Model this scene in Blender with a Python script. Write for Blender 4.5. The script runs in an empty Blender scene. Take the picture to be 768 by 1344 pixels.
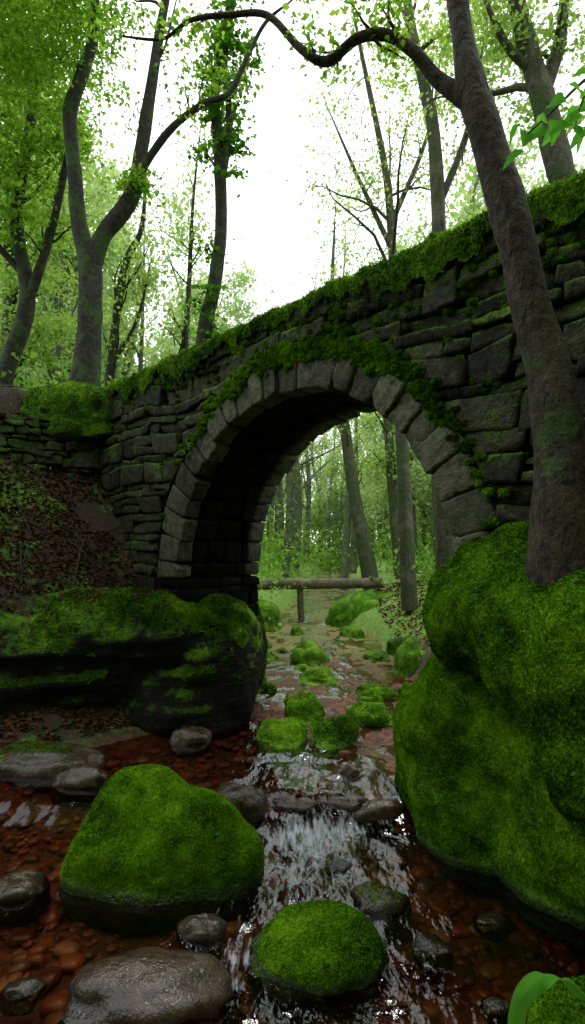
import bpy, bmesh, math, random
import numpy as np
from mathutils import Vector
rng=np.random.default_rng(7); random.seed(7)
scene=bpy.context.scene
scene.view_settings.view_transform='Standard'; scene.view_settings.look='None'; scene.view_settings.exposure=0

# ---------------------------------------------------------------- noise
def _h(i,j,k):
    n=(i*374761393+j*668265263+k*1442695041)&0xffffffff
    n=((n^(n>>13))*1274126177)&0xffffffff
    return ((n^(n>>16))&0xffff)/32767.5-1.0
def vn(P):
    F=np.floor(P); I=F.astype(np.int64); f=P-F; f=f*f*(3-2*f)
    i,j,k=I[...,0],I[...,1],I[...,2]; x,y,z=f[...,0],f[...,1],f[...,2]
    def L(a,b,t): return a+(b-a)*t
    return L(L(L(_h(i,j,k),_h(i+1,j,k),x),L(_h(i,j+1,k),_h(i+1,j+1,k),x),y),
             L(L(_h(i,j,k+1),_h(i+1,j,k+1),x),L(_h(i,j+1,k+1),_h(i+1,j+1,k+1),x),y),z)
def fbm(P,s=1.0,o=4,off=0.0):
    P=np.asarray(P,float)*s+off; r=0; a=1.0; t=0
    for _ in range(o):
        r=r+a*vn(P); t+=a; a*=.5; P=P*2.03+17.7
    return r/t
def sm(x,a,b):
    t=np.clip((x-a)/(b-a),0,1); return t*t*(3-2*t)
def nrm(v): return v/np.maximum(np.linalg.norm(v,axis=-1,keepdims=True),1e-9)

# ---------------------------------------------------------------- mesh building
class MB:
    def __init__(s): s.v=[]; s.f=[]; s.n=0
    def add(s,v,f):
        v=np.asarray(v,float); s.v.append(v)
        if isinstance(f,np.ndarray): f=[f]
        for a in f: s.f.append(np.asarray(a)+s.n)
        s.n+=len(v)
    def V(s): return np.concatenate(s.v) if s.v else np.zeros((0,3))
def new_mesh(name,v,flist,mat,smooth=True,attr=None):
    me=bpy.data.meshes.new(name)
    v=np.asarray(v,np.float32); me.vertices.add(len(v)); me.vertices.foreach_set('co',v.ravel())
    li=np.concatenate([a.ravel() for a in flist]).astype(np.int32)
    sz=np.concatenate([np.full(len(a),a.shape[1]) for a in flist]).astype(np.int32)
    st=np.concatenate([[0],np.cumsum(sz)[:-1]]).astype(np.int32)
    me.loops.add(len(li)); me.loops.foreach_set('vertex_index',li)
    me.polygons.add(len(sz)); me.polygons.foreach_set('loop_start',st)
    try: me.polygons.foreach_set('loop_total',sz)
    except Exception: pass
    me.polygons.foreach_set('use_smooth',np.full(len(sz),smooth))
    me.update(calc_edges=True); me.validate()
    if attr:
        for k,a in attr.items():
            at=me.attributes.new(k,'FLOAT','POINT'); at.data.foreach_set('value',np.asarray(a,np.float32))
    if mat: me.materials.append(mat)
    return me
def obj(name,me,parent=None,loc=None):
    o=bpy.data.objects.new(name,me); scene.collection.objects.link(o)
    if parent: o.parent=parent
    if loc is not None: o.location=loc
    return o
def build(name,mb,mat,parent=None,smooth=True,attr=None):
    return obj(name,new_mesh(name,mb.V(),mb.f,mat,smooth,attr),parent)
def empty(name): return obj(name,None)

_bc={}
def cubegrid(nx,ny,nz):
    key=(nx,ny,nz)
    if key in _bc: return _bc[key]
    V=[];F=[];n=0
    for ax,(na,nb) in ((0,(ny,nz)),(1,(nx,nz)),(2,(nx,ny))):
        for sgn in (-1,1):
            a,b=np.meshgrid(np.linspace(-1,1,na+1),np.linspace(-1,1,nb+1),indexing='ij')
            c=np.full(a.shape,float(sgn))
            if ax==0: p=np.stack([c,a,b],-1)
            elif ax==1: p=np.stack([a,c,b],-1)
            else: p=np.stack([a,b,c],-1)
            idx=np.arange(a.size).reshape(a.shape)+n
            q=np.stack([idx[:-1,:-1],idx[1:,:-1],idx[1:,1:],idx[:-1,1:]],-1).reshape(-1,4)
            flip=(sgn==-1) if ax!=1 else (sgn==1)
            if flip: q=q[:,::-1]
            V.append(p.reshape(-1,3));F.append(q);n+=a.size
    V=np.concatenate(V);F=np.concatenate(F)
    k=np.round(V*1000).astype(int); u,inv=np.unique(k,axis=0,return_inverse=True); inv=inv.ravel()
    Uq=np.zeros((len(u),3)); Uq[inv]=V; F=inv[F]
    _bc[key]=(Uq,F); return Uq,F
def block(mb,mapf,lo,hi,rnd=.03,rough=.012,res=.06,skew=.015,tilt=0.0):
    lo=np.array(lo,float);hi=np.array(hi,float);hd=(hi-lo)/2;c=(hi+lo)/2
    if hd.min()<=.012: return
    n=[int(np.clip(round(2*h/res),3,11)) for h in hd]
    Uq,F=cubegrid(*n)
    Uq=np.sign(Uq)*(1-(1-np.abs(Uq))**1.35)
    r=min(rnd,hd.min()*.9)
    p=Uq*hd; q=np.clip(p,-(hd-r),hd-r); d=p-q; p=q+nrm(d)*r*(np.linalg.norm(d,axis=1,keepdims=True)>1e-6)
    sk=rng.uniform(-skew,skew,4)
    p[:,0]+=sk[0]*Uq[:,1]+sk[1]*Uq[:,1]*Uq[:,0]; p[:,1]+=sk[2]*Uq[:,0]+sk[3]*Uq[:,1]*Uq[:,0]
    if tilt: tl=rng.uniform(-tilt,tilt,2); p[:,2]+=(tl[0]*Uq[:,0]+tl[1]*Uq[:,1])*(Uq[:,2]<.5)
    cx,cy=rng.choice([-1,1],2); cd_=np.clip(Uq[:,0]*cx+Uq[:,1]*cy-1.45,0,1)*rng.uniform(0,.07); p[:,0]-=cx*cd_; p[:,1]-=cy*cd_*.6; p[:,2]+=cd_
    w=mapf(p+c)
    off=rng.uniform(0,50)
    D=np.stack([fbm(w,4,2,off+i*9.1) for i in range(3)],-1)*rough*.9
    D2=np.stack([fbm(w,22,3,off+i*5.1) for i in range(3)],-1)*rough*1.0
    mb.add(w+D+D2,F)

def ico(sub):
    bm=bmesh.new(); bmesh.ops.create_icosphere(bm,subdivisions=sub,radius=1)
    V=np.array([v.co[:] for v in bm.verts]);F=np.array([[v.index for v in f.verts] for f in bm.faces]);bm.free();return V,F
ICO={i:ico(i) for i in (1,2,3,4,5)}
def rock_vf(c,r,sub=4,amp=.18,seed=0,flat=.0,peak=None,squash=.8):
    V,F=ICO[sub]; V=V.copy()
    n1=fbm(V,1.3,3,seed*3.7+5); n2=fbm(V,4,3,seed+40)
    P=V*(1+amp*n1*2+amp*.28*n2)[:,None]
    P=np.sign(P)*np.abs(P)**squash
    if peak is not None:
        t=np.clip(P[:,2],0,2); P[:,0]+=peak[0]*t; P[:,1]+=peak[1]*t
    return P*np.array(r)+np.array(c),F

def sample(V,F,n,rg=rng):
    if F.shape[1]==4: F=np.concatenate([F[:,[0,1,2]],F[:,[0,2,3]]])
    a,b,c=V[F[:,0]],V[F[:,1]],V[F[:,2]]
    N=np.cross(b-a,c-a); A=np.linalg.norm(N,axis=1); N=nrm(N)
    i=rg.choice(len(F),n,p=A/A.sum()); u=rg.random((n,1));v=rg.random((n,1))
    m=(u+v)>1; u=np.where(m,1-u,u);v=np.where(m,1-v,v)
    return a[i]+u*(b[i]-a[i])+v*(c[i]-a[i]),N[i]
def area(V,F):
    if F.shape[1]==4: F=np.concatenate([F[:,[0,1,2]],F[:,[0,2,3]]])
    return .5*np.linalg.norm(np.cross(V[F[:,1]]-V[F[:,0]],V[F[:,2]]-V[F[:,0]]),axis=1).sum()
def fuzz(mb,P,N,ln=.014,w=.005,jit=.9):
    n=len(P)
    if n==0:return
    R_=rng.normal(0,1,(n,3)); Tn=nrm(R_-N*(R_*N).sum(1,keepdims=True))
    d=nrm(N*rng.uniform(.25,.9,(n,1))+Tn*jit); s=nrm(np.cross(d,N)+rng.normal(0,.25,(n,3)))
    L=ln*rng.uniform(.5,1.3,(n,1)); W=w*rng.uniform(.7,1.5,(n,1))
    V=np.stack([P+N*.001-s*W,P+N*.001+s*W,P+d*L],1).reshape(-1,3)
    mb.add(V,np.arange(3*n).reshape(-1,3))
def leaves(mb,C,size,flat=.6,up=None,droop=0.2):
    n=len(C)
    if n==0:return
    size=np.broadcast_to(np.asarray(size,float).reshape(-1,1) if np.ndim(size) else np.full((n,1),size),(n,1))*rng.uniform(.6,1.3,(n,1))
    N=nrm(rng.normal(0,1,(n,3))*(1-flat)+np.array([0,0,1.])*flat*rng.choice([1,1,1,.4],(n,1)))
    D=nrm(np.cross(N,rng.normal(0,1,(n,3)))); W=np.cross(N,D)
    b=C-D*size*.5; t=C+D*size*.5-np.array([0,0,1.])*size*droop
    l=C+W*size*.33+N*size*.08; r=C-W*size*.33+N*size*.08
    V=np.stack([b,r,t,l],1).reshape(-1,3)
    mb.add(V,np.arange(4*n).reshape(-1,4))

# ---------------------------------------------------------------- tubes / trees
def smooth_poly(pts,k=5):
    pts=np.array(pts,float)
    P=np.concatenate([[2*pts[0]-pts[1]],pts,[2*pts[-1]-pts[-2]]]); out=[]
    for i in range(1,len(P)-2):
        for t in np.linspace(0,1,k,endpoint=False):
            a,b,c,d=P[i-1],P[i],P[i+1],P[i+2]
            out.append(.5*((2*b)+(-a+c)*t+(2*a-5*b+4*c-d)*t*t+(-a+3*b-3*c+d)*t**3))
    out.append(pts[-1]); return np.array(out)
def tube(mb,pr,ns=8,bump=0.0,k=1):
    pr=np.array(pr,float)
    if k>1: pr=smooth_poly(pr,k)
    P=pr[:,:3];R=np.maximum(pr[:,3],.0015); n=len(P)
    T=nrm(np.gradient(P,axis=0)); u=np.cross(T[0],[0.3,1,0.1]); u=nrm(u); ang=np.linspace(0,2*np.pi,ns,endpoint=False)
    Uu=np.zeros((n,3))
    for i in range(n):
        u=u-T[i]*np.dot(u,T[i]); u=u/max(np.linalg.norm(u),1e-9); Uu[i]=u
    W=np.cross(T,Uu)
    dirs=Uu[:,None,:]*np.cos(ang)[None,:,None]+W[:,None,:]*np.sin(ang)[None,:,None]
    V=P[:,None,:]+dirs*R[:,None,None]
    if bump>0:
        nz=fbm(V*np.array([1,1,.35]),9,3)+.9*fbm(V,2.5,2,33)
        V=V+dirs*(R[:,None]*bump*nz)[...,None]
    idx=np.arange(n*ns).reshape(n,ns); j=np.roll(idx,-1,axis=1)
    F=np.stack([idx[:-1],j[:-1],j[1:],idx[1:]],-1).reshape(-1,4)
    mb.add(V.reshape(-1,3),F)
def grow(mb,tips,pr,level,maxl,nch,lf=.55,upw=.35,start=.3,rmin=.004,spread=.9):
    pr=np.array(pr,float); P=pr[:,:3]; seg=np.linalg.norm(np.diff(P,axis=0),axis=1); cum=np.concatenate([[0],np.cumsum(seg)]); L=cum[-1]
    for k in range(nch[level]):
        t=rng.uniform(start,1)*L; p=np.array([np.interp(t,cum,pr[:,c]) for c in range(4)])
        i=min(np.searchsorted(cum,t,side='right')-1,len(P)-2); T=nrm(P[i+1]-P[i])
        d=nrm(T*.55+nrm(rng.normal(0,1,3))*spread+np.array([0,0,upw])); l=L*lf*rng.uniform(.5,1.1)*(1-.35*t/L)
        r=max(p[3]*rng.uniform(.3,.5),rmin); q=p[:3].copy(); pts=[[*q,r]]; m=5
        for s in range(m):
            d=nrm(d+rng.normal(0,.22,3)+np.array([0,0,.06*upw])); q=q+d*l/m; pts.append([*q,max(r*(1-(s+1)/(m+.6)),rmin*.6)])
        tube(mb,pts,5 if level==0 else 4)
        if level+1<maxl: grow(mb,tips,pts,level+1,maxl,nch,lf,upw,.2,rmin,spread)
        else: tips.extend([pts[2][:3],pts[3][:3],pts[4][:3],pts[5][:3]])
def tree(name,limbs,bark,leafmat,nch=(6,5,4),maxl=3,lsize=.09,per=5,spread=.16,lf=.45,clusters=(),start=.4,bump=.12,upw=.35,rmin=.004,ns=14,keep=1.0):
    e=empty(name); mb=MB(); tips=[]
    for li,l in enumerate(limbs):
        pr=smooth_poly(l,6); tube(mb,pr,ns,bump)
        grow(mb,tips,pr,0,maxl,nch,lf,upw,start if li==0 else .2,rmin)
    build('trunk_and_branches',mb,bark,e)
    ml=MB()
    T=np.array(tips) if tips else np.zeros((0,3))
    if keep<1: T=T[rng.random(len(T))<keep]
    if per>0 and len(T):
        C=np.repeat(T,per,axis=0); C=C+rng.normal(0,1,C.shape)*spread*np.array([1,1,.5]); leaves(ml,C,lsize)
    for (cx,cy,cz,rx,ry,rz,n) in clusters:
        k=max(1,n//70); c=nrm(rng.normal(0,1,(k,3)))*rng.random((k,1))**.4*np.array([rx,ry,rz])+np.array([cx,cy,cz])
        tlt=rng.normal(0,.35,(k,2)); o=rng.normal(0,1,(k,70,3))*np.array([.3,.3,.03])*max(rx,.8)*.55
        o[...,2]+=o[...,0]*tlt[:,None,0]+o[...,1]*tlt[:,None,1]
        leaves(ml,(c[:,None]+o).reshape(-1,3),lsize,flat=.7)
    if ml.n: build('foliage',ml,leafmat,e,smooth=False)
    return e

# ---------------------------------------------------------------- materials
class G:
    def __init__(s,name):
        s.m=bpy.data.materials.new(name); s.m.use_nodes=True; s.nt=s.m.node_tree; s.nt.nodes.clear()
    def n(s,t,props=None,**ins):
        nd=s.nt.nodes.new(t)
        for k,v in (props or {}).items(): setattr(nd,k,v)
        for k,v in ins.items():
            sk=nd.inputs[int(k[1:])] if k[0]=='i' and k[1:].isdigit() else nd.inputs[k.replace('_',' ')]
            s.set(sk,v)
        return nd
    def set(s,sk,v):
        if isinstance(v,bpy.types.NodeSocket): s.nt.links.new(v,sk)
        elif isinstance(v,(tuple,list)): sk.default_value=tuple(v)+((1,) if len(v)==3 and len(sk.default_value)==4 else ())
        else: sk.default_value=v
    def math(s,op,a,b=0.0,c=0.0,clamp=False):
        nd=s.n('ShaderNodeMath',{'operation':op,'use_clamp':clamp}); s.set(nd.inputs[0],a); s.set(nd.inputs[1],b); s.set(nd.inputs[2],c); return nd.outputs[0]
    def mix(s,f,a,b,bt='MIX'):
        nd=s.n('ShaderNodeMix',{'data_type':'RGBA','blend_type':bt}); s.set(nd.inputs[0],f); s.set(nd.inputs[6],a); s.set(nd.inputs[7],b); return nd.outputs[2]
    def step(s,x,a,b):
        nd=s.n('ShaderNodeMapRange',{'interpolation_type':'SMOOTHSTEP'}); s.set(nd.inputs[0],x); nd.inputs[1].default_value=a; nd.inputs[2].default_value=b; return nd.outputs[0]
    def noise(s,vec,sc,det=4,ro=.55): return s.n('ShaderNodeTexNoise',Vector=vec,Scale=sc,Detail=float(det),Roughness=ro).outputs[0]
    def scale(s,vec,v): return s.n('ShaderNodeVectorMath',{'operation':'MULTIPLY'},i0=vec,i1=v).outputs[0]
    def bump(s,h,st=.5,d=.02): return s.n('ShaderNodeBump',Strength=st,Distance=d,Height=h).outputs[0]
    def out(s,sh): s.nt.links.new(sh,s.n('ShaderNodeOutputMaterial').inputs[0]); return s.m
MOSS=((.018,.055,.003),(.095,.25,.007),(.23,.44,.015))
DARKM=((.012,.036,.003),(.06,.15,.006),(.17,.33,.012))
def moss_color(g,P,isl=None,pal=MOSS,big=1.7,fine=45):
    a=g.noise(P,big,3); b=g.noise(P,fine,2,.6); c=g.noise(P,9,3)
    v=g.math('ADD',g.math('MULTIPLY',a,.9),g.math('MULTIPLY',c,.5)); v=g.math('ADD',v,g.math('MULTIPLY',b,.55))
    t=g.step(v,.72,1.28)
    c1=g.mix(g.step(t,0,.5),pal[0],pal[1]); return g.mix(g.step(t,.5,1),c1,pal[2]),b,c
def m_rocky(name,sa,sb,thr=.5,soft=.12,nzw=1.0,nw=1.0,ns=2.5,zw=0,z0=0,rough=.85,bst=.6,strata=0,pal=MOSS,wet=None,var=.5,spec=.3):
    g=G(name); geo=g.n('ShaderNodeNewGeometry'); P=geo.outputs['Position']; isl=geo.outputs['Random Per Island']
    sep=g.n('ShaderNodeSeparateXYZ',Vector=P).outputs; nsep=g.n('ShaderNodeSeparateXYZ',Vector=geo.outputs['Normal']).outputs
    n1=g.noise(P,ns,4,.6); n2=g.noise(P,14,4,.65); n3=g.noise(P,60,2,.6)
    st=g.mix(g.step(g.math('ADD',g.math('MULTIPLY',n2,.6),g.math('MULTIPLY',n1,.4)),.35,.65),sa,sb)
    vv=g.math('MULTIPLY_ADD',isl,var,1-var/2)
    st=g.mix(1.0,st,g.n('ShaderNodeCombineColor',Red=vv,Green=vv,Blue=g.math('MULTIPLY_ADD',isl,var*.9,1-var/2)).outputs[0],'MULTIPLY')
    lich=g.step(g.noise(P,22,3,.7),.6,.72); st=g.mix(g.math('MULTIPLY',lich,.4),st,tuple(min(1,x*2.2) for x in sb))
    mc,b,c=moss_color(g,P,pal=pal)
    m=g.math('ADD',g.math('MULTIPLY',nsep[2],nzw),g.math('MULTIPLY',g.math('SUBTRACT',n1,.5),nw*2))
    m=g.math('ADD',m,g.math('MULTIPLY',g.math('SUBTRACT',n2,.5),nw*.9))
    if zw: m=g.math('ADD',m,g.math('MULTIPLY',g.math('SUBTRACT',sep[2],z0),zw))
    mask=g.step(m,thr-soft,thr+soft)
    col=g.mix(mask,st,mc)
    h=g.math('ADD',g.math('MULTIPLY',n2,.9),g.math('MULTIPLY',n3,.45))
    h=g.math('ADD',h,g.math('MULTIPLY',g.math('MULTIPLY',mask,b),1.2))
    if strata: h=g.math('ADD',h,g.math('MULTIPLY',g.noise(g.scale(P,(1.5,1.5,9)),1.5,4,.6),strata))
    rg=rough
    if wet is not None:
        w=g.step(sep[2],wet+.07,wet-.03)
        col=g.mix(g.math('MULTIPLY',w,.85),col,(.01,.01,.006)); rg=g.math('MULTIPLY_ADD',w,.15-rough,rough)
    bs=g.n('ShaderNodeBsdfPrincipled',Base_Color=col,Roughness=rg,Normal=g.bump(h,bst,.025)); bs.inputs['Specular IOR Level'].default_value=spec
    return g.out(bs.outputs[0])
def m_moss(name,pal=MOSS):
    g=G(name); geo=g.n('ShaderNodeNewGeometry'); P=geo.outputs['Position']
    a=g.noise(P,1.7,2); c=g.noise(P,9,2)
    v=g.math('ADD',g.math('ADD',g.math('MULTIPLY',a,.9),g.math('MULTIPLY',c,.5)),g.math('MULTIPLY',geo.outputs['Random Per Island'],.3))
    t=g.step(v,.6,1.2)
    col=g.mix(g.step(t,.5,1),g.mix(g.step(t,0,.5),pal[0],pal[1]),pal[2])
    d=g.n('ShaderNodeBsdfDiffuse',Color=col);tt=g.n('ShaderNodeBsdfTranslucent',Color=col)
    return g.out(g.n('ShaderNodeMixShader',i0=.4,i1=d.outputs[0],i2=tt.outputs[0]).outputs[0])
def m_leaf(name,a,b,tr=.5,tcol=None):
    g=G(name); geo=g.n('ShaderNodeNewGeometry'); isl=geo.outputs['Random Per Island']
    col=g.mix(isl,a,b)
    d=g.n('ShaderNodeBsdfDiffuse',Color=col); t=g.n('ShaderNodeBsdfTranslucent',Color=g.mix(1.0,col,tcol or (1.5,1.5,1.1),'MULTIPLY'))
    return g.out(g.n('ShaderNodeMixShader',i0=tr,i1=d.outputs[0],i2=t.outputs[0]).outputs[0])
def m_bark(name,a,b,moss=.0,sc=1.0):
    g=G(name); geo=g.n('ShaderNodeNewGeometry'); P=geo.outputs['Position']
    r=g.noise(g.scale(P,(1,1,.3)),34*sc,4,.7); n=g.noise(P,3,3); k=g.noise(P,16,3,.6)
    col=g.mix(g.step(g.math('ADD',g.math('MULTIPLY',r,.6),g.math('MULTIPLY',k,.4)),.38,.62),a,b); col=g.mix(g.math('MULTIPLY',g.step(n,.5,.68),.5),col,tuple(x*1.7 for x in b))
    if moss: col=g.mix(g.math('MULTIPLY',g.step(g.noise(P,4,4,.6),.62-moss*.3,.72-moss*.3),.85),col,(.04,.085,.01))
    return g.out(g.n('ShaderNodeBsdfPrincipled',Base_Color=col,Roughness=.8,Normal=g.bump(g.math('ADD',r,k),.9,.03)).outputs[0])

WM=((.012,.028,.003),(.055,.12,.006),(.14,.27,.012))
M_wall=m_rocky('bridge_stone',(.010,.0105,.006),(.062,.063,.04),thr=.36,soft=.26,nzw=.75,nw=1.1,ns=1.6,zw=.22,z0=3.2,var=1.2,pal=WM,rough=.7,spec=.15,bst=.9)
M_vous=m_rocky('voussoir_stone',(.03,.031,.02),(.115,.115,.078),thr=.5,soft=.22,nzw=.5,nw=.9,ns=2.2,zw=.25,z0=3.2,var=.8,pal=WM,rough=.7,spec=.15,bst=.9)
M_soff=m_rocky('soffit_stone',(.002,.002,.0015),(.009,.008,.006),thr=1.3,nzw=.5,nw=.6,var=.5,spec=.05)  # near-black: shade under the arch is put into the stone colour
M_core=m_rocky('mortar_earth',(.004,.004,.003),(.01,.01,.006),thr=.8,var=0,spec=.05)
M_base=m_rocky('abutment_rock',(.006,.006,.004),(.022,.021,.014),thr=.24,soft=.2,nzw=.75,nw=.9,ns=1.5,zw=.4,z0=1.1,strata=2.0,bst=.9,wet=.1,pal=DARKM,spec=.15)
M_mossrock=m_rocky('mossy_boulder_surface',(.012,.011,.007),(.045,.04,.028),thr=-.45,soft=.15,nzw=.9,nw=.45,ns=2,wet=.05,bst=.8)
M_rock=m_rocky('wet_river_stone',(.015,.01,.006),(.075,.05,.03),thr=1.2,soft=.15,nzw=1,nw=.7,ns=2,rough=.2,wet=.02,var=.7,spec=.5,bst=.5)
M_mossd=m_moss('moss_dark',DARKM); M_moss=m_moss('moss')
M_mossy2=m_moss('moss_yellow',((.06,.14,.006),(.16,.34,.012),(.3,.52,.03)))
M_cap=m_rocky('moss_cap_surface',(.01,.012,.005),(.03,.03,.02),thr=-.9,pal=DARKM,var=.3)
M_barkR=m_bark('bark_brown',(.013,.009,.005),(.062,.046,.028),.14)
M_barkL=m_bark('bark_mossy',(.011,.01,.006),(.04,.035,.022),.4)
M_barkF=m_bark('bark_pale',(.04,.04,.024),(.12,.11,.07),.5,.5)
M_barkX=m_bark('bark_distant_haze',(.1,.12,.07),(.2,.22,.14),.3,.5)  # paled bark, haze of distance painted into its colour
M_leafA=m_leaf('leaf_spring_green',(.09,.22,.018),(.26,.43,.05),.6)
M_leafB=m_leaf('leaf_yellow_green',(.18,.31,.06),(.36,.5,.14),.6)
M_leafF=m_leaf('leaf_far_haze',(.27,.4,.16),(.48,.6,.32),.5)  # washed-out greens: far haze is mixed into the leaf colour
M_leafU=m_leaf('leaf_undergrowth',(.1,.24,.03),(.28,.45,.1),.5)
M_ivy=m_leaf('leaf_ivy',(.04,.14,.01),(.15,.34,.025),.5)
M_dead=m_leaf('leaf_dead',(.03,.012,.006),(.16,.08,.04),.1,(1.1,1,.9))
M_plant=m_leaf('leaf_broad',(.09,.34,.03),(.16,.45,.05),.5)

# ---------------------------------------------------------------- world layout
P0=np.array([-2.69,7.85]); U=np.array([.690,-.724]); Mv=np.array([.724,.690])
SC,ZC,R,TH,TOP=3.8,1.76,1.75,1.15,4.26
def st(x,y):
    dx=x-P0[0];dy=y-P0[1]; return dx*U[0]+dy*U[1], dx*Mv[0]+dy*Mv[1]
def wall_map(p):
    xy=P0+p[:,0:1]*U+p[:,2:3]*Mv; return np.concatenate([xy,p[:,1:2]],1)
yk=[-60,2,4.5,5.5,6.0,6.7,9.7,12,14,16,22,40,100,260]
xlk=[-2.5,-2.4,-2.6,-2.9,-2.9,-.6,-.8,-.75,-.55,-.3,.5,2,10,30]
xrk=[2.5,2.3,1.9,1.6,1.5,1.45,1.9,1.7,1.2,1.5,2.5,4,13,34]
def wz(y): return .11*sm(y,4.15,4.6)+.05*sm(y,6.2,6.8)+.003*np.clip(y-7,0,60)
def ground(x,y,detail=True):
    x=np.asarray(x,float);y=np.asarray(y,float)
    xl=np.interp(y,yk,xlk);xr=np.interp(y,yk,xrk); s,t=st(x,y)
    dl=xl-x; dr=x-xr
    zb=np.where(dl>0,np.interp(dl,[0,.3,1,2.5,5,9,30,60,200],[-.12,.25,.65,1.05,1.6,2.6,6,11,18]),
        np.where(dr>0,np.interp(dr,[0,.3,1,2.5,5,9,30,60,200],[-.12,.3,.7,1.0,1.3,2.6,6,11,18]),-.2))
    q=(y-6.3)*.8+(-x-2.6)*.6
    zq=np.interp(q,[-1.5,-.6,-.15,.15,.3,1.29,1.8,2.5,5,30],[-.2,.08,.3,1.3,1.6,3.0,4.1,4.3,4.6,9])
    zr=np.interp(dr,[0,.5,2,4,30],[-.14,.6,2.2,4.2,8])
    zf=np.maximum(zq,np.where(dr>0,zr,-.2))
    zf=np.where(dl>3,np.maximum(zf,np.interp(dl,[3,6,30],[.3,2.5,8])),zf)
    z=zf+(zb-zf)*sm(t,.7,1.5)
    pl=4.2*(1-sm(s,-.2,1.3))*(1-sm(t,3,9))*sm(dl,.9,2.3)+4.2*sm(s,6.3,7.6)*(1-sm(t,3,9))*sm(dr,.9,2.3)
    z=np.where(t>.6,np.maximum(z,pl*sm(t,.6,.9)),z)
    z=z+wz(y)
    if detail:
        P=np.stack([x,y,z],-1); a=sm(z-wz(y),-.05,.6)
        z=z+.09*a*fbm(P,1.1,4)+(.02+.05*a)*fbm(P,4.5,4,7)
    return z

# ---------------------------------------------------------------- terrain
def warp(lo,hi,c,n,den):
    a=np.arcsinh((lo-c)/den);b=np.arcsinh((hi-c)/den); return c+den*np.sinh(np.linspace(a,b,n))
xs=warp(-220,220,-1,420,6);ys=warp(-80,260,6,460,7)
X,Y=np.meshgrid(xs,ys,indexing='ij'); Z=ground(X,Y)
idx=np.arange(X.size).reshape(X.shape)
F=np.stack([idx[:-1,:-1],idx[1:,:-1],idx[1:,1:],idx[:-1,1:]],-1).reshape(-1,4)
g=G('forest_floor'); geo=g.n('ShaderNodeNewGeometry');P=geo.outputs['Position'];sep=g.n('ShaderNodeSeparateXYZ',Vector=P).outputs
n1=g.noise(P,1.3,4,.6);n2=g.noise(P,12,4,.65);n3=g.noise(P,45,3,.65)
lit=g.mix(g.step(n3,.35,.65),(.014,.008,.004),(.07,.038,.021)); lit=g.mix(g.step(n2,.5,.7),lit,(.035,.025,.015))
mc,b,c=moss_color(g,P,pal=DARKM)
bedv=g.n('ShaderNodeTexVoronoi',Vector=P,Scale=16.0)
bed=g.mix(g.step(bedv.outputs['Color'],.2,.8),(.06,.02,.007),(.26,.1,.04)); bed=g.mix(g.step(n1,.4,.6),bed,(.09,.032,.013))
far=g.step(sep[1],8.5,11.5)
grass=g.mix(g.step(n2,.3,.7),(.09,.2,.02),(.24,.4,.06))
mm=g.step(g.math('ADD',g.math('ADD',n1,g.math('MULTIPLY',n2,.5)),g.math('MULTIPLY',far,.26)),.74,.86)
col=g.mix(mm,lit,g.mix(far,mc,grass))
att=g.n('ShaderNodeAttribute',{'attribute_name':'bed'}).outputs['Fac']; col=g.mix(att,col,bed)
h=g.math('ADD',g.math('ADD',n2,g.math('MULTIPLY',n3,.7)),g.math('MULTIPLY',g.math('MULTIPLY',bedv.outputs['Distance'],att),-1.5))
M_ground=g.out(g.n('ShaderNodeBsdfPrincipled',Base_Color=col,Roughness=.85,Normal=g.bump(h,.8,.04)).outputs[0])
obj('forest_ground',new_mesh('forest_ground',np.stack([X,Y,Z],-1).reshape(-1,3),[F],M_ground,True,{'bed':(1-sm(Z-wz(Y),-.04,.06)).ravel()}))

# ---------------------------------------------------------------- water
wys=np.concatenate([np.arange(-3,8,.03),8+np.cumsum(np.linspace(.04,.5,170))]); wxs=np.arange(-4.2,4.2,.03)
X,Y=np.meshgrid(wxs,wys,indexing='ij')
sh=np.interp(Y,[-3,7,22,40,100],[0,0,1.2,3,11]); Xw=X+sh
turb=np.exp(-((Xw-.2)/.55)**2)*np.exp(-((Y-4.0)/.45)**2)+.6*np.exp(-((Xw-.1)/.4)**2-((Y-3.4)/.6)**2)+.4*np.exp(-((Xw+.3)/.2)**2-((Y-2.9)/.5)**2)
turb+= .6*np.exp(-((Xw-.1)/.6)**2-((Y-6.4)/.4)**2)+.3*np.exp(-((Xw-.5)/.4)**2-((Y-5.2)/.5)**2)
P=np.stack([Xw*1.5,Y*.9,Y*0],-1)
P=P+.18*np.stack([fbm(P,1.5,2,5),fbm(P,1.5,2,15),P[...,0]*0],-1)
rip=.035*fbm(P,2.0,2)+.026*fbm(P,5.5,2,3)+.008*fbm(P,13,2,3)+turb*(.045*fbm(P,5,3,9)+.012*fbm(P,13,2,1))
core=np.exp(-((Xw-.2-np.clip(Y-7,0,60)*.05)/.85)**2)
rip=rip*(.12+.88*core)
Z=wz(Y+.12*fbm(P,3,2))+rip*np.interp(Y,[0,10,30],[1,1,.7])
Z+=.07*np.exp(-((Y-4.55)/.1)**2)*np.exp(-((Xw-.25)/.45)**2)*(.5+fbm(P,3,2,5))
idx=np.arange(X.size).reshape(X.shape);F=np.stack([idx[:-1,:-1],idx[1:,:-1],idx[1:,1:],idx[:-1,1:]],-1).reshape(-1,4)
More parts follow.
